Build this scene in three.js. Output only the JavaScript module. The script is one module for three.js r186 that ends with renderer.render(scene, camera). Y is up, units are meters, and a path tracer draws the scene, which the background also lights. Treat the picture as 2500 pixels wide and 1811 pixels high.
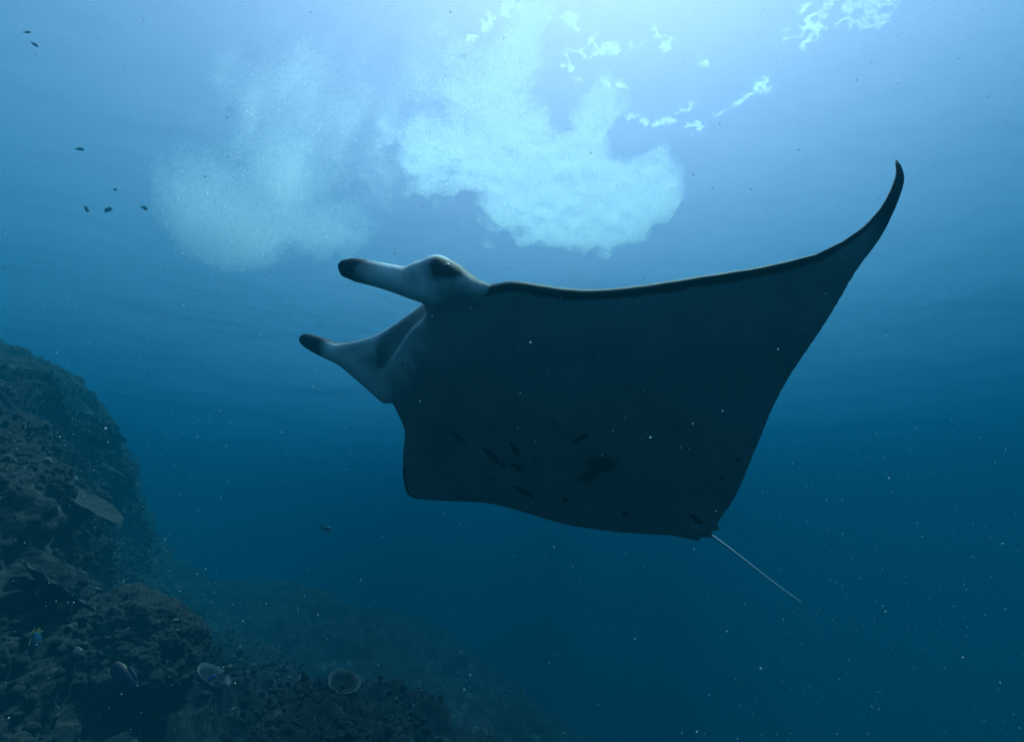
import * as THREE from 'three';
import { ImprovedNoise } from 'three/addons/math/ImprovedNoise.js';
import { mergeGeometries, mergeVertices } from 'three/addons/utils/BufferGeometryUtils.js';

// ---------------------------------------------------------------- camera, sky, sun, exposure, water haze
const scene = new THREE.Scene();
const camera = new THREE.PerspectiveCamera(72, 2500 / 1811, 0.05, 1500);
camera.position.set(0, -8, 0);                       // eight metres under the surface (y = 0), looking up
camera.rotation.set(THREE.MathUtils.degToRad(22), 0, 0);

const sunDir = new THREE.Vector3().setFromSphericalCoords(1, THREE.MathUtils.degToRad(16), THREE.MathUtils.degToRad(180 - 36));
{
  const W = 512, H = 256, d = new Float32Array(W * H * 4), v = new THREE.Vector3();
  for (let r = 0; r < H; r++) for (let c = 0; c < W; c++) {
    const up = ((r + 0.5) / H - 0.5) * Math.PI, ro = ((c + 0.5) / W - 0.5) * 2 * Math.PI;
    v.set(Math.cos(ro) * Math.cos(up), Math.sin(up), Math.sin(ro) * Math.cos(up));
    const cs = Math.max(0, v.dot(sunDir)), g = 0.62 * Math.pow(cs, 5) + 0.25 * Math.pow(cs, 18), o = (r * W + c) * 4;
    d[o] = 0.05 + 1.6 * g; d[o + 1] = 0.15 + 1.05 * g; d[o + 2] = 0.34 + 1.4 * g; d[o + 3] = 1;
  }
  const t = new THREE.DataTexture(d, W, H, THREE.RGBAFormat, THREE.FloatType);
  t.mapping = THREE.EquirectangularReflectionMapping; t.magFilter = THREE.LinearFilter; t.needsUpdate = true;
  scene.background = t; scene.environment = t;
}
const sun = new THREE.DirectionalLight(0xfffaf2, 5);
sun.position.copy(sunDir).multiplyScalar(60); sun.castShadow = true;
sun.shadow.mapSize.set(2048, 2048);
Object.assign(sun.shadow.camera, { left: -25, right: 25, top: 25, bottom: -25, near: 1, far: 140 });
scene.add(sun, sun.target);
const renderer = new THREE.WebGLRenderer({ antialias: true });
renderer.toneMapping = THREE.LinearToneMapping;
renderer.toneMappingExposure = 2.75;
renderer.shadowMap.enabled = true;
scene.fog = new THREE.FogExp2(new THREE.Color().setRGB(0.01, 0.59, 0.95), 0.022);   // light scattered by the sea water

// ---------------------------------------------------------------- helpers
let seed = 7;
const rnd = () => { seed = (seed * 1664525 + 1013904223) >>> 0; return seed / 4294967296; };
const span = (a, b) => a + (b - a) * rnd();
const noise = new ImprovedNoise();
const fbm = (x, y, z, n = 4) => { let s = 0, a = 1; for (let i = 0; i < n; i++, a *= 0.5, x *= 2.07, y *= 2.07, z *= 2.07) s += a * noise.noise(x + i * 7.3, y + i * 3.1, z - i * 5.7); return s; };
const smooth = (a, b, x) => { const t = Math.min(1, Math.max(0, (x - a) / (b - a))); return t * t * (3 - 2 * t); };
const lerp = THREE.MathUtils.lerp;
const taken = {};
const numbered = (n) => { taken[n] = (taken[n] ?? -1) + 1; return taken[n] ? n + '_' + String(taken[n]).padStart(3, '0') : n; };
const lit = (o) => { o.traverse((m) => { if (m.isMesh) { m.castShadow = true; m.receiveShadow = true; } }); return o; };
function put(o, name, data, parent = scene) { o.name = parent === scene ? numbered(name) : name; if (data) o.userData = { ...data }; lit(o); parent.add(o); return o; }
function part(name, geometry, material, parent) { return put(new THREE.Mesh(geometry, material), name, null, parent); }
const rgb = (r, g, b) => new THREE.Color().setRGB(r, g, b);
function dataTexture(W, H, fill, srgb) {
  const a = new Uint8Array(W * H * 4);
  for (let y = 0; y < H; y++) for (let x = 0; x < W; x++) { const c = fill(x / W, y / H), o = (y * W + x) * 4; a[o] = c[0] * 255; a[o + 1] = c[1] * 255; a[o + 2] = c[2] * 255; a[o + 3] = 255; }
  const t = new THREE.DataTexture(a, W, H); t.magFilter = THREE.LinearFilter; t.wrapS = t.wrapT = THREE.RepeatWrapping; if (srgb) t.colorSpace = THREE.SRGBColorSpace; t.needsUpdate = true; return t;
}
function inside(poly, x, z) { let c = false; for (let i = 0, j = poly.length - 1; i < poly.length; j = i++) { const [xi, zi] = poly[i], [xj, zj] = poly[j]; if ((zi > z) !== (zj > z) && x < ((xj - xi) * (z - zi)) / (zj - zi) + xi) c = !c; } return c; }
function distLine(line, x, z, closed) {
  let best = 1e9;
  for (let i = 0; i < line.length - (closed ? 0 : 1); i++) {
    const [ax, az] = line[i], [bx, bz] = line[(i + 1) % line.length], dx = bx - ax, dz = bz - az;
    const t = Math.min(1, Math.max(0, ((x - ax) * dx + (z - az) * dz) / (dx * dx + dz * dz || 1e-9))), ex = x - ax - t * dx, ez = z - az - t * dz, q = ex * ex + ez * ez;
    if (q < best) best = q;
  }
  return Math.sqrt(best);
}

// ---------------------------------------------------------------- the sea: surface, body of water, reef terrain
function stretched(n, cx, cz, half, k, height) {      // a sheet, fine round (cx, cz) and coarse far off
  const pos = new Float32Array((n + 1) * (n + 1) * 3), uv = new Float32Array((n + 1) * (n + 1) * 2), idx = [];
  const s = (i) => (half * Math.sinh(k * (2 * i / n - 1))) / Math.sinh(k);
  for (let j = 0, o = 0; j <= n; j++) for (let i = 0; i <= n; i++, o++) {
    const x = cx + s(i), z = cz + s(j);
    pos[o * 3] = x; pos[o * 3 + 1] = height(x, z); pos[o * 3 + 2] = z; uv[o * 2] = x; uv[o * 2 + 1] = z;
  }
  for (let j = 0; j < n; j++) for (let i = 0; i < n; i++) { const a = j * (n + 1) + i, b = a + n + 1; idx.push(a, b, a + 1, b, b + 1, a + 1); }
  const g = new THREE.BufferGeometry();
  g.setAttribute('position', new THREE.BufferAttribute(pos, 3)); g.setAttribute('uv', new THREE.BufferAttribute(uv, 2)); g.setIndex(idx); g.computeVertexNormals();
  return g;
}
const wave = (x, z) => 0.32 * noise.noise(x * 0.13 + 3, 0, z * 0.2) + 0.12 * noise.noise(x * 0.4, 4, z * 0.55 + x * 0.1) + 0.045 * fbm(x * 1.2, 8, z * 1.5 + x * 0.3, 3);
put(new THREE.Mesh(stretched(420, 1, -8, 220, 5.2, wave), new THREE.MeshPhysicalMaterial({ color: 0xffffff, roughness: 0.32, transmission: 1, thickness: 0, ior: 1.5, side: THREE.DoubleSide })),
  'water_surface', { kind: 'structure', label: 'rippled sea surface seen from below', category: 'water' });
const body = put(new THREE.Mesh(new THREE.BoxGeometry(436, 60, 436), new THREE.MeshPhysicalMaterial({ color: 0xffffff, transparent: true, opacity: 0, roughness: 0, transmission: 1, thickness: 10, ior: 1.33, attenuationColor: rgb(0.19, 0.42, 0.475), attenuationDistance: 10 })),
  'sea_water', { kind: 'structure', label: 'clear blue sea water filling the whole view', category: 'water' });
body.position.set(1, -30.6, -8);

const profile = [[-230, -1.2], [-14, -4], [-8, -5.2], [-6.2, -5.7], [-5, -6.2], [-4.15, -6.7], [-3.65, -7.3], [-3.2, -8.0], [-2.6, -8.6], [-1.9, -9.05], [-1.1, -9.3], [0, -9.6], [2.5, -10.4], [5, -11.1], [9, -12.6], [30, -19], [230, -36]];   // the slope in section: x, y
const arcs = [0]; for (let i = 1; i < profile.length; i++) arcs.push(arcs[i - 1] + Math.hypot(profile[i][0] - profile[i - 1][0], profile[i][1] - profile[i - 1][1]));
const arcMiddle = arcs[8];
const recede = (z) => { const d = Math.max(0, -z - 3); return (-0.6 * d * d) / (d + 1.2); };           // the reef edge bends away to the left
function section(u) { const a = u + arcMiddle; let i = 1; while (i < profile.length - 1 && arcs[i] < a) i++; const t = (a - arcs[i - 1]) / (arcs[i] - arcs[i - 1]); return [lerp(profile[i - 1][0], profile[i][0], t), lerp(profile[i - 1][1], profile[i][1], t)]; }
function reefRaw(u, z, out) {
  const w = Math.min(1, 0.15 + Math.abs(u) * 0.02); let x = 0, y = 0;
  for (const k of [-1, -0.5, 0, 0.5, 1]) { const [a, b] = section(u + k * 0.35); x += a / 5; y += b / 5; }
  const far = Math.hypot(x, z) > 40 ? 0 : 1;
  out.set(x + recede(z) + far * 0.45 * noise.noise(u * 0.5, 2, z * 0.5), y + 1.5 * smooth(-3.8, -5.6, x) * smooth(-4.5, -10, z) * (1 - smooth(-60, -90, x)) + 1.7 * Math.exp(-(((x + 4 + recede(z)) / 6) ** 2) - ((z + 16) / 4) ** 2) + 0.45 * Math.exp(-((x + recede(z) + 1.7) ** 2 + (z + 5.7) ** 2) / 1.3) + (far ? 0.4 * noise.noise(u * 0.45, 11, z * 0.45) : 1.2 * noise.noise(x * 0.1, 5, z * 0.1)), z);
  return out;
}
const tA = new THREE.Vector3(), tB = new THREE.Vector3(), tC = new THREE.Vector3();
function reefPoint(u, z, p = new THREE.Vector3(), n = new THREE.Vector3()) {
  reefRaw(u, z, p); reefRaw(u + 0.03, z, tA).sub(p); reefRaw(u, z + 0.03, tB).sub(p); n.crossVectors(tB, tA).normalize();
  const x = p.x, y = p.y, q = p.z, near = 1 / (1 + 0.0007 * (x * x + q * q)), r = 1 - Math.abs(noise.noise(x * 1.2 + 5, y * 1.2, q * 1.2));
  p.addScaledVector(n, near * (0.3 * (r * r - 0.55) + 0.2 * noise.noise(x * 2.1, y * 2.1, q * 2.1) + 0.11 * (0.5 - Math.abs(noise.noise(x * 4.7, y * 4.7, q * 4.7))) + 0.06 * fbm(x * 9, y * 9, q * 9, 3)));
  return p;
}
const reefTint = (x, y, z) => {          // encrusting growth: brown turf, olive algae, pale coralline crust, in patches with edges of their own
  const a = fbm(x * 2.1, y * 2.1, z * 2.1, 3), b = fbm(x * 7 + 9, y * 7, z * 7, 2), c = fbm(x * 17, y * 17 + 4, z * 17, 2);
  const t = [0.03, 0.026, 0.02];
  if (a > 0.15) { t[0] = 0.027; t[1] = 0.032; t[2] = 0.02; }
  if (b > 0.28) { t[0] = 0.09; t[1] = 0.085; t[2] = 0.08; }
  if (b < -0.45) { t[0] = 0.055; t[1] = 0.04; t[2] = 0.047; }
  const k = 0.15 + 0.18 * Math.max(-0.6, c) + (c > 0.44 ? 0.6 : 0);
  return [t[0] * k, t[1] * k, t[2] * k];
};
function tinted(g, tint = reefTint, ox = 0, oy = 0, oz = 0) {
  const p = g.attributes.position, c = new Float32Array(p.count * 3);
  for (let i = 0; i < p.count; i++) c.set(tint(p.getX(i) + ox, p.getY(i) + oy, p.getZ(i) + oz), i * 3);
  g.setAttribute('color', new THREE.BufferAttribute(c, 3)); return g;
}
const polyps = dataTexture(512, 512, (u, v) => { const f = (a, b) => fbm(a * 9, 3, b * 9, 4) + 0.5 * fbm(a * 40, 8, b * 40, 2), k = Math.min(1, Math.max(0, 0.5 + 0.5 * lerp(lerp(f(u, v), f(u - 1, v), u), lerp(f(u, v - 1), f(u - 1, v - 1), u), v))); return [k, k, k]; });
const reefMat = new THREE.MeshStandardMaterial({ vertexColors: true, roughness: 1, bumpMap: polyps, bumpScale: 0.03 });
const reefSheet = (() => {
  const n = 840, k = 5.8, half = 224, at = (i) => (half * Math.sinh(k * (2 * i / n - 1))) / Math.sinh(k), pos = new Float32Array((n + 1) ** 2 * 3), uv = new Float32Array((n + 1) ** 2 * 2), idx = [], p = new THREE.Vector3();
  for (let j = 0, o = 0; j <= n; j++) for (let i = 0; i <= n; i++, o++) { reefPoint(at(i), -4 + at(j), p); p.toArray(pos, o * 3); uv[o * 2] = at(i); uv[o * 2 + 1] = at(j); }
  for (let j = 0; j < n; j++) for (let i = 0; i < n; i++) { const a = j * (n + 1) + i, b = a + n + 1; idx.push(a, b, a + 1, b, b + 1, a + 1); }
  const g = new THREE.BufferGeometry(); g.setAttribute('position', new THREE.BufferAttribute(pos, 3)); g.setAttribute('uv', new THREE.BufferAttribute(uv, 2)); g.setIndex(idx); g.computeVertexNormals(); return g;
})();
put(new THREE.Mesh(tinted(reefSheet), reefMat), 'reef_terrain', { kind: 'structure', label: 'dark encrusted reef slope falling away into deep water', category: 'reef' });

// ---------------------------------------------------------------- the manta ray
// own axes: x towards the mouth, y towards the back, z towards its right wing (away from the camera)
const manta = new THREE.Group();
manta.position.set(0.289, -7.221, -2.921);
manta.quaternion.setFromRotationMatrix(new THREE.Matrix4().makeBasis(new THREE.Vector3(-0.857, 0.478, 0.193).normalize(), new THREE.Vector3(0.364, 0.827, -0.429).normalize(), new THREE.Vector3(-0.364, -0.297, -0.883).normalize()));
const camber = (z) => (z < 0 ? 0.12 * (z / 1.3) ** 2 : -0.05 * z * z);
const curve2 = (pts, n) => new THREE.CatmullRomCurve3(pts.map(([x, z]) => new THREE.Vector3(x, 0, z)), false, 'centripetal').getPoints(n).map((v) => [v.x, v.z]);
const leftLead = [[1.062, -0.369], [0.968, -0.507], [0.774, -0.632], [0.673, -0.728], [0.569, -0.78], [0.446, -0.836], [0.332, -0.9], [0.214, -0.988], [0.092, -1.093], [-0.021, -1.197], [-0.115, -1.282], [-0.218, -1.375], [-0.31, -1.47], [-0.385, -1.556], [-0.432, -1.637], [-0.455, -1.69]];
const leftTrail = [[-0.487, -1.69], [-0.515, -1.632], [-0.545, -1.515], [-0.577, -1.4], [-0.606, -1.273], [-0.63, -1.157], [-0.656, -1.047], [-0.71, -0.885], [-0.778, -0.729], [-0.853, -0.557], [-0.939, -0.365], [-1.002, -0.193], [-1.036, -0.051], [-1.045, 0.052]];
const rightTrail = [[-1.045, 0.052], [-1.014, 0.197], [-0.948, 0.267], [-0.814, 0.416], [-0.613, 0.596], [-0.41, 0.742], [-0.203, 0.837], [-0.018, 0.916], [0.129, 1.01], [0.326, 1.189], [0.474, 1.321], [0.561, 1.392]];
const rightLead = [[0.561, 1.392], [0.637, 1.394], [0.701, 1.297], [0.771, 1.119], [0.831, 0.886], [0.864, 0.751], [0.912, 0.676], [1.028, 0.534], [1.129, 0.379]];
const jaw = [[1.129, 0.379], [1.111, 0.207], [1.092, 0.063], [1.053, -0.139], [1.006, -0.283], [1.062, -0.369]];
const leads = [curve2(leftLead, 60), curve2(rightLead, 40)], trails = [curve2(leftTrail, 50), curve2(rightTrail, 50)], jawLine = curve2(jaw, 24);
const outline = [...leads[0], ...trails[0], ...trails[1], ...leads[1], ...jawLine];
const chains = {   // x, y, z, half height, half thickness; then the direction of the height
  leftFin: { p: [[0.975, 0, -0.472, 0.1, 0.06], [1.113, 0, -0.423, 0.088, 0.05], [1.268, 0, -0.369, 0.078, 0.045], [1.426, 0, -0.303, 0.074, 0.04], [1.507, 0, -0.273, 0.064, 0.036], [1.535, 0, -0.267, 0.04, 0.03]], up: [0, 0.83, -0.55] },
  rightFin: { p: [[1.052, 0, 0.442, 0.13, 0.07], [1.23, 0, 0.401, 0.12, 0.06], [1.382, 0, 0.409, 0.09, 0.05], [1.494, 0, 0.455, 0.065, 0.045], [1.611, 0, 0.48, 0.06, 0.04], [1.696, 0, 0.497, 0.05, 0.035], [1.723, 0, 0.501, 0.04, 0.03]], up: [0, 0.8, -0.6] },
  lip: { p: [[1.005, 0.1, -0.27, 0.035, 0.035], [1.076, 0.1, -0.127, 0.03, 0.03], [1.145, 0.1, 0.029, 0.028, 0.028], [1.244, 0.08, 0.182, 0.028, 0.028], [1.35, 0.05, 0.301, 0.03, 0.03], [1.448, 0.02, 0.399, 0.03, 0.03]], up: [0, 1, 0] },
  brow: { p: [[1.12, 0.05, -0.46, 0.07, 0.07], [1.05, 0.085, -0.49, 0.1, 0.1], [0.95, 0.06, -0.52, 0.095, 0.095], [0.8, 0.015, -0.58, 0.06, 0.06]], up: [0, 1, 0] },
  palate: { p: [[0.99, 0.07, -0.26, 0.05, 0.07], [1.04, 0.075, -0.1, 0.05, 0.08], [1.11, 0.07, 0.06, 0.05, 0.09], [1.17, 0.05, 0.22, 0.06, 0.1], [1.26, 0.03, 0.34, 0.06, 0.08]], up: [0, 1, 0] },
  pelvicLeft: { p: [[-0.93, 0, 0.02, 0.05, 0.014], [-1.075, -0.005, 0.0, 0.03, 0.008]], up: [0.2, 0, 1] },
  pelvicRight: { p: [[-0.9, 0, 0.15, 0.06, 0.014], [-1.07, -0.01, 0.17, 0.035, 0.008]], up: [-0.2, 0, 1] },
  tailRoot: { p: [[-0.95, 0.0, 0.07, 0.05, 0.04], [-1.09, 0, 0.086, 0.014, 0.014]], up: [0, 1, 0] },
};
const mouth = [[1.045, 0.028, -0.27, 0.014, 0.03], [1.085, 0.03, -0.12, 0.02, 0.04], [1.135, 0.03, 0.06, 0.024, 0.045], [1.175, 0.025, 0.22, 0.026, 0.05], [1.2, 0.02, 0.32, 0.02, 0.04]];
const crease = [[1.12, 0.02, -0.53, 0.012, 0.012], [1.03, -0.05, -0.49, 0.014, 0.014], [0.98, -0.1, -0.42, 0.014, 0.014], [0.95, -0.13, -0.33, 0.012, 0.012]];
function chainField(pts, up, x, y, z) {
  let best = 1e9, along = 0;
  for (let i = 0; i + 1 < pts.length; i++) {
    const a = pts[i], b = pts[i + 1], dx = b[0] - a[0], dy = b[1] - a[1], dz = b[2] - a[2];
    const t = Math.min(1, Math.max(0, ((x - a[0]) * dx + (y - a[1]) * dy + (z - a[2]) * dz) / (dx * dx + dy * dy + dz * dz)));
    const qx = x - a[0] - t * dx, qy = y - a[1] - t * dy, qz = z - a[2] - t * dz, hi = a[3] + t * (b[3] - a[3]), lo = a[4] + t * (b[4] - a[4]);
    const m = qx * up[0] + qy * up[1] + qz * up[2], r2 = Math.max(0, qx * qx + qy * qy + qz * qz - m * m);
    const f = (Math.sqrt((m * m) / (hi * hi) + r2 / (lo * lo)) - 1) * Math.min(lo, hi);
    if (f < best) { best = f; along = (i + t) / (pts.length - 1); }
  }
  return [best, along];
}
const smin = (a, b, k) => { const h = Math.max(0, k - Math.abs(a - b)) / k; return Math.min(a, b) - h * h * k * 0.25; };
const tip = [[-0.44, 0.15, -1.46, 0.104, 0.014], [-0.463, 0.182, -1.6, 0.058, 0.022], [-0.472, 0.212, -1.68, 0.04, 0.018], [-0.476, 0.275, -1.752, 0.027, 0.011], [-0.478, 0.36, -1.806, 0.023, 0.009], [-0.475, 0.44, -1.843, 0.022, 0.008], [-0.46, 0.495, -1.861, 0.018, 0.006], [-0.447, 0.522, -1.868, 0.003, 0.002]];   // the upturned blade of the left wing: centre, half chord, half thickness
function wingTip() {
  const path = new THREE.CatmullRomCurve3(tip.map((p) => new THREE.Vector3(p[0], p[1], p[2]))), n = 70, m = 18, pos = [], uv = [], col = [], idx = [], c = new THREE.Vector3(), t = new THREE.Vector3(), side = new THREE.Vector3(), up = new THREE.Vector3();
  for (let i = 0; i <= n; i++) {
    const f = i / n, q = f * (tip.length - 1), k = Math.min(tip.length - 2, Math.floor(q)), w = q - k, a = lerp(tip[k][3], tip[k + 1][3], w), b = lerp(tip[k][4], tip[k + 1][4], w);
    path.getPoint(f, c); path.getTangent(f, t); side.set(1, 0, -0.25 * f).addScaledVector(t, -t.x).normalize(); up.crossVectors(t, side).normalize();
    for (let j = 0; j < m; j++) {
      const g = (j / m) * Math.PI * 2, cs = Math.cos(g) * a, sn = Math.sin(g) * b; pos.push(c.x + side.x * cs + up.x * sn, c.y + side.y * cs + up.y * sn, c.z + side.z * cs + up.z * sn);
      uv.push((c.x + 1.2) / 3, (c.z + 2.1) / 3.9);
      const back = up.y * Math.sin(g) > 0 ? 1 : 0, dark = Math.max(back, smooth(-1.6, -1.76, c.z), smooth(0.55, 0.8, Math.cos(g))); col.push(lerp(0.42, 0.012, dark), lerp(0.44, 0.013, dark), lerp(0.45, 0.016, dark));
    }
  }
  for (let i = 0; i < n; i++) for (let j = 0; j < m; j++) { const a = i * m + j, b = i * m + ((j + 1) % m); idx.push(a, a + m, b, b, a + m, b + m); }
  const g = new THREE.BufferGeometry(); g.setAttribute('position', new THREE.Float32BufferAttribute(pos, 3)); g.setAttribute('uv', new THREE.Float32BufferAttribute(uv, 2)); g.setAttribute('color', new THREE.Float32BufferAttribute(col, 3)); g.setIndex(idx); g.computeVertexNormals(); return g;
}
function mantaBody() {
  const cx = 0.01, cw = 0.008, x0 = -1.16, z0 = -1.76, w0 = -0.24, nx = 304, nz = 326, nw = 60, N = nx * nw * nz;
  const low = new Float32Array(nx * nz), high = new Float32Array(nx * nz), out = new Float32Array(nx * nz);
  const cap = (d, r, s) => (d < r ? Math.sqrt(Math.max(0, r * r - (r - d) ** 2)) : r + s * (d - r));
  for (let k = 0; k < nz; k++) for (let i = 0; i < nx; i++) {
    const x = x0 + i * cx, z = z0 + k * cx, o = k * nx + i, dl = Math.min(distLine(leads[0], x, z), distLine(leads[1], x, z)), dt = Math.min(distLine(trails[0], x, z), distLine(trails[1], x, z)), dj = distLine(jawLine, x, z);
    if (!inside(outline, x, z)) { out[o] = Math.min(dl, dt, dj); continue; }
    out[o] = -Math.min(dl, dt, dj);
    const c = Math.exp(-((z / 0.42) ** 2)) * smooth(-1.25, -0.2, x), wing = 0.03 + 0.045 * Math.exp(-((z / 1.1) ** 2));
    const edge = smin(smin(0.008 + cap(dl, 0.026, 0.2), 0.009 + 0.07 * dt, 0.02), 0.008 + cap(dj, 0.035, 0.4), 0.02);
    low[o] = smin(edge, wing + 0.08 * c, 0.05); high[o] = smin(edge * 1.1, wing + 0.15 * c, 0.05);
  }
  const F = new Float32Array(N), at = (i, j, k) => (k * nw + j) * nx + i, list = Object.values(chains).map((c) => {
    const u = new THREE.Vector3(...c.up).normalize(), lo = [1e9, 1e9, 1e9], hi = [-1e9, -1e9, -1e9];
    for (const p of c.p) for (let a = 0; a < 3; a++) { lo[a] = Math.min(lo[a], p[a] - p[3] - 0.09); hi[a] = Math.max(hi[a], p[a] + p[3] + 0.09); }
    return { p: c.p, up: u.toArray(), lo, hi };
  });
  for (let k = 0; k < nz; k++) for (let j = 0; j < nw; j++) for (let i = 0; i < nx; i++) {
    const o = k * nx + i, x = x0 + i * cx, z = z0 + k * cx, w = w0 + j * cw, y = w + camber(z);
    let f = out[o] < 0 ? Math.max(w < 0 ? -w - low[o] : w - high[o], out[o]) : Math.hypot(out[o], Math.max(0, Math.abs(w) - 0.008));
    for (const c of list) if (x > c.lo[0] && x < c.hi[0] && y > c.lo[1] && y < c.hi[1] && z > c.lo[2] && z < c.hi[2]) f = smin(f, chainField(c.p, c.up, x, y, z)[0], 0.045);
    if (x > 1 && x < 1.35 && z > -0.4 && z < 0.4) { const m = -chainField(mouth, [0, 1, 0], x, y, z)[0]; f = -smin(-f, -m, 0.03); }
    if (x > 0.88 && x < 1.2 && z > -0.62 && z < -0.25) { const m = -chainField(crease, [0, 1, 0], x, y, z)[0]; f = -smin(-f, -m, 0.03); }
    F[at(i, j, k)] = f;
  }
  const id = new Int32Array(N).fill(-1), P = [], T = [], corners = [[0, 0, 0], [1, 0, 0], [0, 1, 0], [1, 1, 0], [0, 0, 1], [1, 0, 1], [0, 1, 1], [1, 1, 1]], edges = [[0, 1], [2, 3], [4, 5], [6, 7], [0, 2], [1, 3], [4, 6], [5, 7], [0, 4], [1, 5], [2, 6], [3, 7]];
  for (let k = 0; k < nz - 1; k++) for (let j = 0; j < nw - 1; j++) for (let i = 0; i < nx - 1; i++) {
    let neg = 0; const v = [];
    for (const [a, b, c] of corners) { const q = F[at(i + a, j + b, k + c)]; v.push(q); if (q < 0) neg++; }
    if (!neg || neg === 8) continue;
    let sx = 0, sy = 0, sz = 0, n = 0;
    for (const [a, b] of edges) if (v[a] < 0 !== v[b] < 0) { const t = v[a] / (v[a] - v[b]), A = corners[a], B = corners[b]; sx += A[0] + t * (B[0] - A[0]); sy += A[1] + t * (B[1] - A[1]); sz += A[2] + t * (B[2] - A[2]); n++; }
    id[at(i, j, k)] = P.length / 3;
    const z = z0 + (k + sz / n) * cx; P.push(x0 + (i + sx / n) * cx, w0 + (j + sy / n) * cw + camber(z), z);
  }
  const quad = (a, b, c, d, flip) => { if (a < 0 || b < 0 || c < 0 || d < 0) return; if (flip) T.push(a, c, b, a, d, c); else T.push(a, b, c, a, c, d); };
  for (let k = 1; k < nz - 1; k++) for (let j = 1; j < nw - 1; j++) for (let i = 1; i < nx - 1; i++) {
    const s = F[at(i, j, k)] < 0;
    if (s !== F[at(i + 1, j, k)] < 0) quad(id[at(i, j - 1, k - 1)], id[at(i, j, k - 1)], id[at(i, j, k)], id[at(i, j - 1, k)], !s);
    if (s !== F[at(i, j + 1, k)] < 0) quad(id[at(i - 1, j, k - 1)], id[at(i - 1, j, k)], id[at(i, j, k)], id[at(i, j, k - 1)], !s);
    if (s !== F[at(i, j, k + 1)] < 0) quad(id[at(i - 1, j - 1, k)], id[at(i, j - 1, k)], id[at(i, j, k)], id[at(i - 1, j, k)], !s);
  }
  // two rounds of smoothing
  const n = P.length / 3; let pos = Float32Array.from(P);
  for (let round = 0; round < 6; round++) {
    const sum = new Float32Array(n * 3), cnt = new Float32Array(n);
    for (let t = 0; t < T.length; t += 3) for (let e = 0; e < 3; e++) { const a = T[t + e], b = T[t + ((e + 1) % 3)]; for (let c = 0; c < 3; c++) { sum[a * 3 + c] += pos[b * 3 + c]; sum[b * 3 + c] += pos[a * 3 + c]; } cnt[a]++; cnt[b]++; }
    const next = new Float32Array(n * 3); for (let i = 0; i < n; i++) for (let c = 0; c < 3; c++) next[i * 3 + c] = cnt[i] ? pos[i * 3 + c] * 0.45 + (0.55 * sum[i * 3 + c]) / cnt[i] : pos[i * 3 + c];
    pos = next;
  }
  const g = new THREE.BufferGeometry(); g.setAttribute('position', new THREE.BufferAttribute(pos, 3)); g.setIndex(T); g.computeVertexNormals();
  const nor = g.attributes.normal, uv = new Float32Array(n * 2), col = new Float32Array(n * 3);
  for (let i = 0; i < n; i++) {
    const x = pos[i * 3], y = pos[i * 3 + 1], z = pos[i * 3 + 2], up = nor.getY(i);
    uv[i * 2] = (x + 1.2) / 3; uv[i * 2 + 1] = (z + 2.1) / 3.9;
    const ragged = 0.12 * fbm(x * 9, y * 9, z * 9, 3);
    let dark = smooth(-0.12, 0.12, up + ragged - 0.02 - 0.75 * smooth(0.9, 0.97, x) * smooth(-0.25, -0.35, z));      // the back is black, the belly white
    for (const [c, from, to] of [[chains.leftFin, 0.4, 0.68], [chains.rightFin, 0.52, 0.68]]) { const [f, t] = chainField(c.p, new THREE.Vector3(...c.up).normalize().toArray(), x, y, z); if (f < 0.03) dark = Math.max(dark, smooth(from, to, t + ragged * 0.4)); }
    const lead = Math.min(distLine(leads[0], x, z), distLine(leads[1], x, z)); if (x < 0.75) dark = Math.max(dark, smooth(0.042, 0.026, lead + ragged * 0.08));
    if (z < -1.55) dark = Math.max(dark, smooth(-1.6, -1.76, z));
    dark = Math.max(dark, smooth(0.095, 0.055, Math.hypot((x - 1.0) * 0.75, (y - 0.05) * 1.0, (z + 0.585) * 0.9) + ragged * 0.1));   // dark ring round the eye
    const w = lerp(0.42, 0.76, smooth(0.9, 1.06, x + ragged * 0.5)), c = [lerp(w, 0.012, dark), lerp(w * 1.04, 0.013, dark), lerp(w * 1.08, 0.016, dark)]; col.set(c, i * 3);
  }
  g.setAttribute('uv', new THREE.BufferAttribute(uv, 2)); g.setAttribute('color', new THREE.BufferAttribute(col, 3));
  return g;
}
const spots = [[0.522, 0.456, -0.064, 0.016, 0.003, 0.027], [0.275, 0.449, -0.076, 0.019, 0.002, 0.027], [0.211, 0.48, -0.059, -0.002, -0.002, 0.028], [0.175, 0.269, -0.049, 0.032, 0.006, 0.028], [0.09, 0.428, -0.044, 0.005, -0.001, 0.032], [-0.088, -0.134, -0.017, -0.063, -0.015, 0.011], [-0.285, -0.027, -0.066, -0.069, -0.035, 0.061], [-0.282, 0.133, -0.02, -0.1, -0.038, 0.028], [0.041, 0.261, -0.011, -0.011, -0.007, 0.015], [0.185, 0.687, -0.02, -0.02, -0.009, 0.021], [-0.051, 0.634, -0.085, -0.002, -0.004, 0.034], [-0.285, 0.476, -0.017, -0.019, -0.008, 0.016], [-0.632, 0.298, -0.017, -0.02, -0.014, 0.023], [-0.795, -0.528, -0.009, -0.009, -0.01, 0.012], [-0.823, -0.368, -0.008, -0.008, -0.008, 0.011], [-0.935, -0.001, -0.047, -0.001, -0.005, 0.016]];
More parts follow.
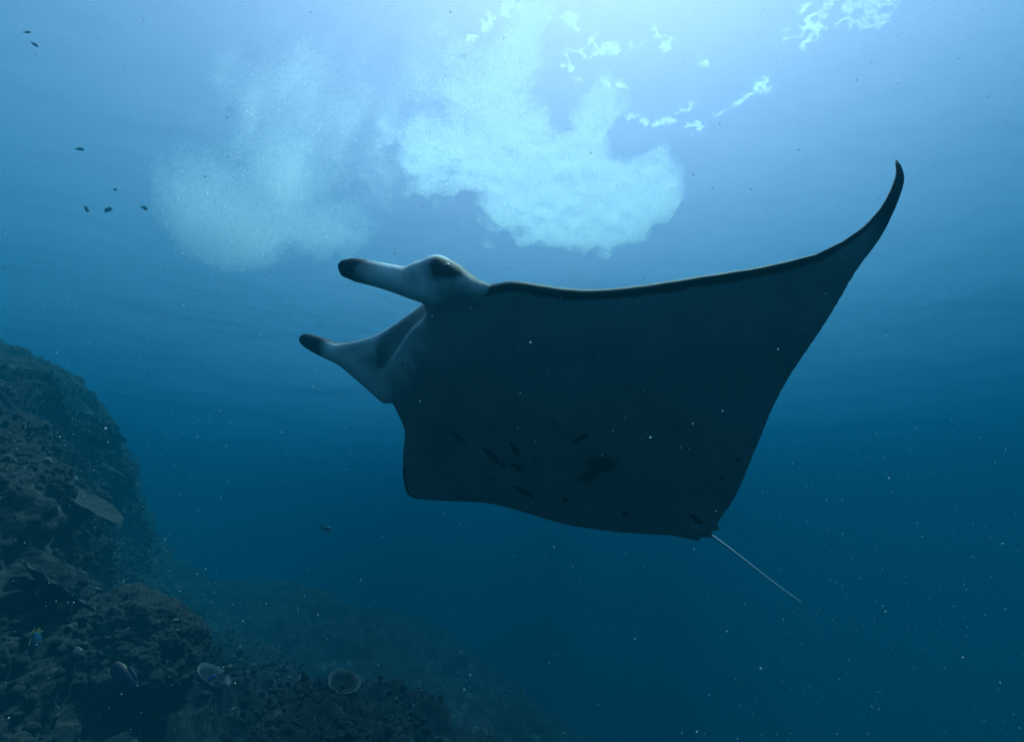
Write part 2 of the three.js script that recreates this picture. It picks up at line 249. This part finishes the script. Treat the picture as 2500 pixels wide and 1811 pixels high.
const bellyMap = dataTexture(1024, 1330, (u, v) => {
  const x = u * 3 - 1.2, z = v * 3.9 - 2.1;
  let k = 0.82 + 0.22 * fbm(x * 2.6, 1, z * 2.6, 4) + 0.07 * noise.noise(x * 60, 2, z * 60) + 0.06 * noise.noise(x * 130, 5, z * 130);
  const line = Math.abs(noise.noise(x * 2.2 + z * 1.3, 6, z * 14 - x * 6)); if (line < 0.012) k -= 0.1;
  for (const [sx, sz, ax, az, bx, bz] of spots) {
    const dx = x - sx, dz = z - sz; if (Math.abs(dx) > 0.25 || Math.abs(dz) > 0.25) continue;
    const det = ax * bz - az * bx, s = (dx * bz - dz * bx) / det, t = (ax * dz - az * dx) / det, soft = ax * ax + az * az > 0.0075 ? 0.55 : 0.2;
    k *= 1 - 0.97 * smooth(1 + soft, 1 - soft, Math.hypot(s, t) + 0.3 * noise.noise(x * 22, 3, z * 22) + 0.15 * noise.noise(x * 60, 3, z * 60));
  }
  k = Math.min(1, Math.max(0.012, k)); return [k, k, k];
});
const skinBump = dataTexture(512, 512, () => { const k = rnd(); return [k, k, k]; }); skinBump.repeat.set(3, 4);
const skin = new THREE.MeshPhysicalMaterial({ vertexColors: true, map: bellyMap, roughness: 0.62, specularIntensity: 0.3, bumpMap: skinBump, bumpScale: 0.0012 });
part('body', mergeGeometries([mantaBody(), wingTip()]), skin, manta);
{
  const line = new THREE.CatmullRomCurve3([[-1.06, 0, 0.08], [-1.2, 0.004, 0.1], [-1.326, 0.006, 0.122], [-1.618, 0.002, 0.165], [-1.816, 0, 0.185]].map((p) => new THREE.Vector3(...p)));
  const g = new THREE.TubeGeometry(line, 60, 1, 10), p = g.attributes.position, c = new THREE.Vector3();
  for (let i = 0; i < p.count; i++) { const t = Math.floor(i / 11) / 60, r = lerp(0.0085, 0.0025, t); line.getPointAt(Math.min(1, t), c); p.setXYZ(i, c.x + (p.getX(i) - c.x) * r, c.y + (p.getY(i) - c.y) * r, c.z + (p.getZ(i) - c.z) * r); }
  g.computeVertexNormals();
  part('tail', g, new THREE.MeshPhysicalMaterial({ color: rgb(0.78, 0.8, 0.82), roughness: 0.4 }), manta);
  const e = part('eye', new THREE.SphereGeometry(0.024, 24, 16), new THREE.MeshPhysicalMaterial({ color: rgb(0.008, 0.008, 0.01), roughness: 0.15, clearcoat: 1 }), manta);
  e.position.set(1.0, 0.055, -0.585);
}
put(manta, 'manta_ray', { label: 'large manta ray gliding overhead with spotted white belly and black back', category: 'manta ray' });

// ---------------------------------------------------------------- corals and sponges on the reef
const coralBump = polyps.clone(); coralBump.repeat.set(6, 6); coralBump.needsUpdate = true;
const coralMat = new THREE.MeshStandardMaterial({ vertexColors: true, roughness: 1, bumpMap: coralBump, bumpScale: 0.012 });
function lump(detail, shape, tint) {
  const g = mergeVertices(new THREE.IcosahedronGeometry(1, detail).deleteAttribute('normal').deleteAttribute('uv')), p = g.attributes.position, v = new THREE.Vector3(), uv = new Float32Array(p.count * 2);
  for (let i = 0; i < p.count; i++) { v.fromBufferAttribute(p, i); uv[i * 2] = v.x + v.y * 0.7; uv[i * 2 + 1] = v.z - v.y * 0.7; shape(v); p.setXYZ(i, v.x, v.y, v.z); }
  g.setAttribute('uv', new THREE.BufferAttribute(uv, 2)); g.computeVertexNormals(); return tinted(g, tint);
}
const speck = (r, gr, b, amount = 0.5) => (x, y, z) => { const k = 1 + amount * fbm(x * 9, y * 9, z * 9, 3) + (fbm(x * 26, y * 26, z * 26, 2) > 0.5 ? 0.7 : 0); return [r * k, gr * k, b * k]; };
const knobGeometries = [0, 1, 2, 3].map((s) => lump(26, (v) => { const n = v.clone(), a = Math.abs(fbm(n.x * 2.3 + s * 9, n.y * 2.3, n.z * 2.3, 2)), b = noise.noise(n.x * 7, n.y * 7 + s * 5, n.z * 7); v.multiplyScalar(0.75 + 0.6 * a + 0.16 * b); v.y *= 0.75; },
  speck(...[[0.018, 0.016, 0.013], [0.014, 0.016, 0.011], [0.045, 0.043, 0.04], [0.02, 0.015, 0.017]][s], 0.9)));
function branchGeometry(s, spread) {
  seed = 100 + s; const list = [];
  const stick = (x, y, z, dir, len, r, depth) => {
    const g = new THREE.CylinderGeometry(r * 0.62, r, len, 6, 1); g.translate(0, len / 2, 0); g.applyQuaternion(new THREE.Quaternion().setFromUnitVectors(new THREE.Vector3(0, 1, 0), dir)); g.translate(x, y, z); list.push(g);
    if (depth) for (let i = 0; i < 3; i++) { const t = span(0.45, 1), d = dir.clone().add(new THREE.Vector3(span(-1, 1), span(-0.1, 0.7), span(-1, 1)).multiplyScalar(0.75)).normalize(); stick(x + dir.x * len * t, y + dir.y * len * t, z + dir.z * len * t, d, len * span(0.45, 0.7), r * 0.62, depth - 1); }
  };
  for (let i = 0; i < 11; i++) { const a = rnd() * 6.283, e = span(0, spread); stick(Math.cos(a) * 0.1, 0, Math.sin(a) * 0.1, new THREE.Vector3(Math.cos(a) * e, 1, Math.sin(a) * e).normalize(), span(0.35, 0.6), 0.05, 2); }
  return tinted(mergeGeometries(list), speck(0.02, 0.018, 0.015, 0.4));
}
const branchGeometries = [branchGeometry(1, 0.9), branchGeometry(2, 1.6)];
const plateGeometries = [0, 1].map((s) => { const g = new THREE.LatheGeometry([[0.001, -0.55], [0.13, -0.5], [0.12, -0.25], [0.35, -0.08], [0.8, 0.03], [1, 0.09], [1.01, 0.11], [0.98, 0.12], [0.7, 0.07], [0.3, 0.0], [0.001, -0.03]].map(([x, y]) => new THREE.Vector2(x, y)), 60); const p = g.attributes.position; for (let i = 0; i < p.count; i++) { const x = p.getX(i), y = p.getY(i), z = p.getZ(i), a = Math.atan2(z, x), r = Math.hypot(x, z), k = 1 + r * (0.16 * noise.noise(Math.cos(a) * 2 + s * 7, Math.sin(a) * 2, 1) + 0.06 * noise.noise(Math.cos(a) * 7, Math.sin(a) * 7, s)); p.setXYZ(i, x * k, y + 0.07 * r * noise.noise(x * 3, s, z * 3), z * k); } g.computeVertexNormals(); return tinted(g, speck(0.02, 0.018, 0.015, 0.5)); });
const boulderGeometry = lump(90, (v) => { const n = v.clone(); v.multiplyScalar(1 + 0.2 * fbm(n.x * 1.4, n.y * 1.4 + 4, n.z * 1.4, 2) + 0.05 * fbm(n.x * 7, n.y * 7, n.z * 7, 3) + 0.02 * fbm(n.x * 24, n.y * 24, n.z * 24, 2)); v.y *= 1.12; }, speck(0.024, 0.023, 0.019, 1.0));
const cupGeometry = (() => { const g = new THREE.LatheGeometry([[0.001, -1], [0.35, -0.98], [0.55, -0.5], [0.82, 0.1], [1, 0.62], [1.03, 0.66], [1, 0.69], [0.95, 0.66], [0.75, 0.2], [0.45, -0.35], [0.001, -0.55]].map(([x, y]) => new THREE.Vector2(x, y)), 48); const p = g.attributes.position; for (let i = 0; i < p.count; i++) { const x = p.getX(i), y = p.getY(i), z = p.getZ(i), a = Math.atan2(z, x), k = 1 + 0.09 * noise.noise(Math.cos(a) * 1.6, y, Math.sin(a) * 1.6) + 0.03 * Math.sin(a * 17); p.setXYZ(i, x * k, y, z * k); } g.computeVertexNormals(); return tinted(g, (x, y, z) => (y > 0.58 ? [0.16, 0.17, 0.15] : speck(0.025, 0.027, 0.023, 0.5)(x, y, z))); })();
const spotAt = new THREE.Vector3(), spotUp = new THREE.Vector3();
function nearest(x, y, z) { let best = 1e9, bu = 0; for (let u = -5; u < 8; u += 0.02) { reefPoint(u, z, spotAt, spotUp); const d = Math.hypot(spotAt.x - x, spotAt.y - y); if (d < best) { best = d; bu = u; } } return bu; }
function coral(name, geometry, u, z, size, data, lift = 0.2, tilt = 0.3) {          // grows out from the slope, leaning upwards
  const m = put(new THREE.Mesh(geometry, coralMat), name, data); reefPoint(u, z, spotAt, spotUp);
  spotUp.lerp(new THREE.Vector3(0, 1, 0), 0.5).add(new THREE.Vector3(span(-tilt, tilt), 0, span(-tilt, tilt))).normalize();
  m.position.copy(spotAt).addScaledVector(spotUp, size * lift); m.scale.set(size * span(0.85, 1.15), size * span(0.8, 1.15), size * span(0.85, 1.15));
  m.quaternion.setFromUnitVectors(new THREE.Vector3(0, 1, 0), spotUp).multiply(new THREE.Quaternion().setFromAxisAngle(new THREE.Vector3(0, 1, 0), span(0, 6.28))); return m;
}
seed = 42;
coral('boulder_coral', boulderGeometry, nearest(-2.5, -8.3, -3.8), -3.8, 0.44, { label: 'big rounded boulder coral bulging from the reef slope', category: 'coral' }, 0.1, 0.1);
for (const [x, y, z, s, l] of [[-2.75, -7.95, -3.3, 0.22, 'flat plate coral on the flank of the big boulder coral'], [-3.2, -7.2, -4.2, 0.26, 'flat plate coral high on the reef slope above the boulder coral']]) coral('plate_coral', plateGeometries[0], nearest(x, y, z), z, s, { label: l, category: 'coral' }, 0.3, 0.3);
for (const [x, y, z, s, l] of [[-2.36, -8.6, -4.75, 0.14, 'cup sponge with pale rim beside the boulder coral'], [-1.66, -8.85, -5.7, 0.17, 'cup sponge with pale rim standing alone on the deep slope']]) { const m = coral('cup_sponge', cupGeometry, nearest(x, y, z), z, s, { label: l, category: 'sponge' }, 0.2, 0.1); m.scale.y *= 0.55; m.rotateX(0.35); }
let made = 0;
for (let tries = 0; made < 200 && tries < 6000; tries++) {
  const z = -span(1.6, 9.5), u = span(-3.2, 4.2), kind = rnd(), s = span(0.05, 0.17) * (1 + 0.07 * -z); reefPoint(u, z, spotAt, spotUp);
  const seen = spotAt.clone().project(camera); if (Math.abs(seen.x) > 1.05 || Math.abs(seen.y) > 1.1 || seen.z > 1 || spotUp.dot(camera.position.clone().sub(spotAt)) < 0) continue;
  if (Math.hypot(spotAt.x + 2.5, spotAt.z + 3.8) < 0.5) continue;
  const big = s > 0.2 ? 'large' : s > 0.14 ? 'middling' : s > 0.1 ? 'small' : 'tiny', d = (x, z) => Math.hypot(spotAt.x - x, spotAt.z - z);
  const where = d(-2.5, -3.8) < 0.9 ? 'beside the big boulder coral' : d(-2.36, -4.75) < 0.6 ? 'near the cup sponge behind the boulder coral' : d(-1.66, -5.7) < 0.8 ? 'near the lone cup sponge' : d(-3.2, -4.2) < 0.7 ? 'round the high plate coral' : spotAt.y > -7.6 ? 'along the top of the reef' : spotAt.y > -8.7 ? 'on the steep middle of the reef' : spotAt.z < -6 ? 'far down the hazy lower slope' : 'at the foot of the near reef slope';
  if (kind < 0.62) { const k = Math.floor(rnd() * 4); coral('knobby_coral', knobGeometries[k], u, z, s, { label: `${big} ${['brown', 'olive', 'pale grey', 'mauve'][k]} knobby coral head ${where}`, category: 'coral', group: 'knobby coral heads on the reef' }, 0.15); }
  else if (kind < 0.86) { const k = Math.floor(rnd() * 2); coral('branching_coral', branchGeometries[k], u, z, s * 1.2, { label: `${big} ${['upright', 'wide spreading'][k]} branching coral ${where}`, category: 'coral', group: 'branching corals on the reef' }, -0.1); }
  else coral('table_coral', plateGeometries[1], u, z, s * 1.4, { label: `${big} table coral with wavy rim ${where}`, category: 'coral', group: 'table corals on the reef' }, 0.35, 0.2);
  made++;
}
{ // low turf and rubble that nobody could count
  const count = 50000, g = lump(2, (v) => v.multiplyScalar(0.8 + 0.4 * noise.noise(v.x * 3, v.y * 3, v.z * 3)), () => [1, 1, 1]);
  const m = new THREE.InstancedMesh(g, new THREE.MeshStandardMaterial({ roughness: 1, vertexColors: true }), count), M = new THREE.Matrix4(), q = new THREE.Quaternion(), e = new THREE.Euler(), c = new THREE.Color();
  seed = 77; let i = 0;
  while (i < count) {
    const z = -span(0.8, 10), u = span(-4, 4.5); if (fbm(u * 1.3, 3, z * 1.3, 3) < -0.15 + 0.4 * (rnd() - 0.5)) continue; reefPoint(u, z, spotAt, spotUp);
    const r = 0.006 + 0.035 * rnd() ** 4; e.set(rnd() * 6, rnd() * 6, rnd() * 6); q.setFromEuler(e);
    M.compose(spotAt.clone().addScaledVector(spotUp, r * 0.3), q, new THREE.Vector3(r, r * span(0.5, 1.4), r)); m.setMatrixAt(i, M);
    const t = reefTint(spotAt.x + 3, spotAt.y, z), k = span(0.6, 1.7); c.setRGB(t[0] * k, t[1] * k, t[2] * k); m.setColorAt(i, c); i++;
  }
  put(m, 'reef_rubble', { kind: 'stuff', label: 'coral rubble and turf covering the reef slope', category: 'rubble' });
}

// ---------------------------------------------------------------- fish
function fish(name, data, at, length, heading, { deep = 0.32, back = [0.03, 0.05, 0.1], belly = [0.2, 0.22, 0.24], fin = [0.05, 0.06, 0.09], pitch = 0, bank = 0, edge = 0 }) {
  const root = new THREE.Group(), n = 26, m = 16, pos = [], col = [], idx = [];
  const half = (t) => deep * 0.5 * Math.pow(Math.sin(Math.PI * Math.min(1, Math.pow(t, 0.62) * 0.97 + 0.02)), 0.75) * (1 - 0.25 * t) + 0.015;
  for (let i = 0; i <= n; i++) for (let j = 0; j < m; j++) { const t = i / n, a = (j / m) * 6.2832, h = i === 0 ? 0.004 : half(t), w = h * 0.42; pos.push((0.5 - t) * 0.86 + 0.07, Math.sin(a) * h, Math.cos(a) * w); const s = smooth(edge - 0.2, edge + 0.2, Math.sin(a)); for (let c = 0; c < 3; c++) col.push(lerp(belly[c], back[c], s)); }
  for (let i = 0; i < n; i++) for (let j = 0; j < m; j++) { const a = i * m + j, b = i * m + ((j + 1) % m); idx.push(a, b, a + m, b, b + m, a + m); }
  const g = new THREE.BufferGeometry(); g.setAttribute('position', new THREE.Float32BufferAttribute(pos, 3)); g.setAttribute('color', new THREE.Float32BufferAttribute(col, 3)); g.setIndex(idx); g.computeVertexNormals();
  part('body', g, fishMat, root);
  const flat = (pts, tint) => { const s = new THREE.Shape(pts.map(([x, y]) => new THREE.Vector2(x, y))); const q = new THREE.ExtrudeGeometry(s, { depth: 0.008, bevelEnabled: false }); q.translate(0, 0, -0.004); return tinted(q, () => tint); };
  part('tail_fin', flat([[-0.33, 0.03], [-0.36, -0.03], [-0.52, -0.15], [-0.47, 0], [-0.52, 0.15]], fin), fishMat, root);
  part('dorsal_fin', flat([[0.22, deep * 0.4], [0.05, deep * 0.62], [-0.2, deep * 0.5], [-0.3, deep * 0.2], [-0.1, deep * 0.25]], fin), fishMat, root);
  part('anal_fin', flat([[-0.02, -deep * 0.38], [-0.15, -deep * 0.56], [-0.28, -deep * 0.2]], fin), fishMat, root);
  const pf = part('pectoral_fin', flat([[0.2, 0], [0.08, -0.09], [0.04, -0.02]], fin), fishMat, root); pf.position.z = deep * 0.2;
  const e = part('eye', new THREE.SphereGeometry(0.018, 10, 8), eyeMat, root); e.position.set(0.36, deep * 0.1, deep * 0.1);
  root.position.set(...at); root.scale.setScalar(length); root.rotation.set(bank, heading, pitch, 'YZX');
  return put(root, name, data);
}
const fishMat = new THREE.MeshStandardMaterial({ vertexColors: true, roughness: 0.45, side: THREE.DoubleSide }), eyeMat = new THREE.MeshStandardMaterial({ color: 0x050505, roughness: 0.2 });
fish('parrotfish', { label: 'long blue parrotfish with orange stripe along its back, swimming past the boulder coral', category: 'fish' }, [-2.16, -8.53, -3.3], 0.32, 2.75, { deep: 0.28, back: [0.12, 0.06, 0.03], belly: [0.015, 0.03, 0.09], fin: [0.015, 0.03, 0.09], pitch: 0.35, edge: 0.8 });
fish('angelfish', { label: 'deep bodied blue and yellow fish beside the pale knobby reef', category: 'fish' }, [-2.5, -8.3, -3.0], 0.13, 1.9, { deep: 0.75, back: [0.01, 0.045, 0.1], belly: [0.01, 0.05, 0.1], fin: [0.18, 0.14, 0.01], pitch: -0.8 });
fish('damselfish', { label: 'small bright blue fish below the cup sponge', category: 'fish' }, [-1.92, -8.6, -3.75], 0.06, 0.9, { deep: 0.5, back: [0.01, 0.05, 0.2], belly: [0.01, 0.06, 0.22], fin: [0.01, 0.03, 0.15], pitch: 0.6 });
fish('damselfish', { label: 'small rounded yellow fish between the two cup sponges', category: 'fish' }, [-1.93, -8.57, -3.95], 0.06, 0.3, { deep: 0.7, back: [0.14, 0.12, 0.03], belly: [0.16, 0.14, 0.05], fin: [0.14, 0.12, 0.03] });
const shoal = { deep: 0.45, back: [0.06, 0.07, 0.08], belly: [0.2, 0.2, 0.2], fin: [0.08, 0.08, 0.09] };
for (const [x, y, z, l, h, p] of [[-6.655, -1.07, -4.75, 0.14, 0.4, 0.5], [-6.556, -1.225, -4.812, 0.16, 0.5, -0.4], [-6.34, -2.665, -6.473, 0.24, 0.7, 1.1], [-6.679, -2.645, -6.465, 0.2, 0.4, -0.9], [-6.495, -1.961, -7.267, 0.22, 0.3, -0.4], [-6.226, -2.369, -6.353, 0.11, 0.8, 1], [-6.785, -1.779, -6.115, 0.2, 0.3, 0.2], [-2.93, -7.29, -8.34, 0.3, 0.2, -0.3]]) fish('reef_fish', { label: 'small dark reef fish hanging in open blue water', category: 'fish', group: 'dark fish in open water' }, [x, y, z], l * 0.6, h, { ...shoal, pitch: p });

// ---------------------------------------------------------------- clouds of bubbles under a broken wave, foam on the surface
const bubbleMat = new THREE.MeshPhysicalMaterial({ color: 0xffffff, roughness: 0.62, transmission: 1, ior: 1.1, thickness: 0 });
const bubbleShape = new THREE.OctahedronGeometry(1, 0);
function bubbles(name, label, count, pick, s) {
  seed = s; const m = new THREE.InstancedMesh(bubbleShape, bubbleMat, count), a = m.instanceMatrix.array;
  for (let i = 0, tries = 0; i < count && tries < count * 60; tries++) {
    const p = pick(); if (!p) continue;
    const o = i * 16, r = p[3]; a[o] = r; a[o + 5] = r; a[o + 10] = r; a[o + 12] = p[0]; a[o + 13] = p[1]; a[o + 14] = p[2]; a[o + 15] = 1; i++;
    m.count = i;
  }
  put(m, name, { kind: 'stuff', label, category: 'bubbles' });
}
const bounds = (poly, pad) => { const xs = poly.map((p) => p[0]), zs = poly.map((p) => p[1]); return [Math.min(...xs) - pad, Math.max(...xs) + pad, Math.min(...zs) - pad, Math.max(...zs) + pad]; };
const plume = [[0.13, -4.59], [0.5, -4.68], [0.46, -4.99], [0.38, -5.34], [0.36, -5.79], [0.46, -6.21], [0.64, -6.67], [0.96, -6.77], [1.09, -6.48], [1.16, -6.17], [1.35, -5.91], [1.51, -5.79], [1.84, -6.04], [1.88, -6.39], [1.73, -6.87], [1.72, -7.29], [1.98, -7.54], [2.27, -7.52], [2.57, -7.35], [2.89, -7.29], [3.16, -7.75], [3.63, -8.25], [3.71, -8.66], [3.41, -9.1], [3.13, -9.58], [2.82, -10.0], [2.34, -10.27], [1.82, -10.46], [1.15, -10.37], [0.49, -10.09], [-0.04, -9.66], [-0.54, -9.26], [-0.7, -8.66], [-1.23, -8.32], [-1.76, -8.12], [-2.25, -7.87], [-2.08, -7.08], [-1.84, -6.67], [-1.39, -6.3], [-1.07, -5.87], [-0.78, -5.48], [-0.69, -5.2], [-0.35, -4.99], [-0.09, -4.86]];
const cyanCloud = [[-5.62, -7.11], [-4.85, -7.0], [-3.99, -7.22], [-3.29, -7.57], [-3.02, -8.08], [-3.46, -8.95], [-4.43, -9.28], [-5.6, -9.28], [-5.94, -8.8], [-6.17, -8.22]];
const veil = [[-5.09, -4.69], [-2.75, -4.69], [-0.89, -5.07], [-1.33, -6.29], [-2.34, -7.37], [-3.18, -8.6], [-5.06, -7.71], [-5.33, -6.47], [-5.34, -5.49]];
function cloudPicker(poly, yTop, thick, soft, grain, density, lo, hi) {
  const softest = typeof soft === 'function' ? soft : () => soft, [a, b, c, d] = bounds(poly, 1);
  return () => {
    const x = span(a, b), z = span(c, d), soft = softest(x, z), e = distLine(poly, x, z, true) * (inside(poly, x, z) ? 1 : -1), n = fbm(x * grain, 2, z * grain, 4);
    const k = smooth(-soft * 0.5, soft, e + n * soft * 0.9); if (rnd() > k * density(x, z, n)) return null;
    const y = yTop - thick * Math.sqrt(k) * rnd() * (0.8 + 0.4 * n) + 0.12 * noise.noise(x * 3, 9, z * 3); return [x, y, z, span(lo, hi)];
  };
}
bubbles('bubble_plume', 'pale cloud of fine bubbles hanging under a broken wave', 400000, cloudPicker(plume, -0.5, 0.45, (x, z) => 0.22 + 0.75 * smooth(1.2, -1.8, x) + 0.35 * smooth(-8.6, -10, z), 1.5, () => 0.9, 0.0034, 0.0064), 11);
bubbles('bubble_haze', 'soft turquoise bubble cloud drifting deeper beside the reef', 200000, cloudPicker(cyanCloud, -1.0, 1.5, 1.2, 0.6, (x, z, n) => 0.8 + 0.5 * n, 0.0023, 0.0042), 12);
bubbles('bubble_veil', 'thin streaky veil of bubbles under the surface', 110000, cloudPicker(veil, -0.2, 1.1, 1.4, 0.5, (x, z, n) => Math.max(0, 0.4 + 0.7 * n + 0.6 * noise.noise((x + z) * 0.6, 1, (x - z) * 2.2)), 0.0022, 0.0042), 13);
const strokes = [[[0.76, -5.13], [0.94, -5.23], [1.1, -5.4], [1.26, -5.51], [1.81, -5.74]], [[0.89, -5.77], [1.22, -5.74], [1.72, -5.66]], [[1.93, -5.62], [2.16, -5.37], [2.43, -5.59], [2.61, -5.7]], [[0.76, -5.93], [1.12, -6.09], [1.17, -6.22]], [[1.53, -6.26], [1.85, -6.35], [1.99, -6.44]], [[2.16, -7.05], [2.62, -7.2], [3.09, -7.05], [3.24, -6.76]], [[3.32, -7.26], [3.52, -7.2], [3.63, -7.41]], [[4.08, -6.8], [4.23, -6.57], [4.33, -6.26], [4.49, -6.44]], [[3.81, -6.95], [3.93, -7.05]], [[3.17, -5.85], [3.25, -5.97]], [[4.29, -5.4], [4.31, -5.51]], [[4.39, -5.06], [4.72, -5.4], [4.62, -5.62]], [[-0.79, -5.66], [-0.53, -5.48], [-0.24, -5.2], [0.11, -5.06]], [[0.1, -4.9], [0.3, -4.6], [0.5, -4.75]]];
const foamPatch = [[4.33, -4.4], [5.4, -4.4], [5.74, -5.3], [5.64, -5.4], [5.2, -5.26], [4.83, -5.23], [4.65, -5.4], [4.6, -5.59]];
const bits = strokes.flatMap((l) => l.slice(1).flatMap((b, i) => Array(Math.max(1, Math.round(Math.hypot(b[0] - l[i][0], b[1] - l[i][1]) / 0.08))).fill([l[i], b])));
bubbles('surface_foam', 'lacy white foam floating on the sea surface', 30000, () => {
  const inPatch = rnd() < 0.3; let x, z, e;
  if (inPatch) { x = span(4.2, 5.9); z = span(-5.8, -4.3); e = inside(foamPatch, x, z) ? 0.02 : distLine(foamPatch, x, z, true); }
  else { const [a, b] = bits[Math.floor(rnd() * bits.length)], l = [a, b], i = 0, t = rnd(), w = 0.16 * (rnd() + rnd() - 1), v = 0.16 * (rnd() + rnd() - 1); x = lerp(l[i][0], l[i + 1][0], t) + w; z = lerp(l[i][1], l[i + 1][1], t) + v; e = Math.hypot(w, v) * 0.6; }
  const n = 1 - Math.abs(fbm(x * 3.2, 1, z * 3.2, 3)) * 2.2 - e * 5; if (n < 0.15 + 0.75 * rnd()) return null;
  return [x, wave(x, z) - 0.012 - 0.01 * rnd(), z, span(0.003, 0.0065)];
}, 14);

// ---------------------------------------------------------------- drifting plankton
{
  const count = 36000, m = new THREE.InstancedMesh(new THREE.IcosahedronGeometry(1, 0), new THREE.MeshStandardMaterial({ color: rgb(0.8, 0.8, 0.78), roughness: 0.9 }), count), M = new THREE.Matrix4(), q = new THREE.Quaternion(), e = new THREE.Euler();
  seed = 5;
  for (let i = 0; i < count; i++) { const r = 0.0005 + 0.0014 * rnd() ** 4; e.set(rnd() * 6, rnd() * 6, 0); q.setFromEuler(e); M.compose(new THREE.Vector3(span(-4, 4), span(-11, -4.5), span(-5.5, -0.7)), q, new THREE.Vector3(r, r * span(1, 2.2), r)); m.setMatrixAt(i, M); }
  put(m, 'plankton', { kind: 'stuff', label: 'tiny pale plankton specks drifting in the water', category: 'plankton' });
}

renderer.render(scene, camera);
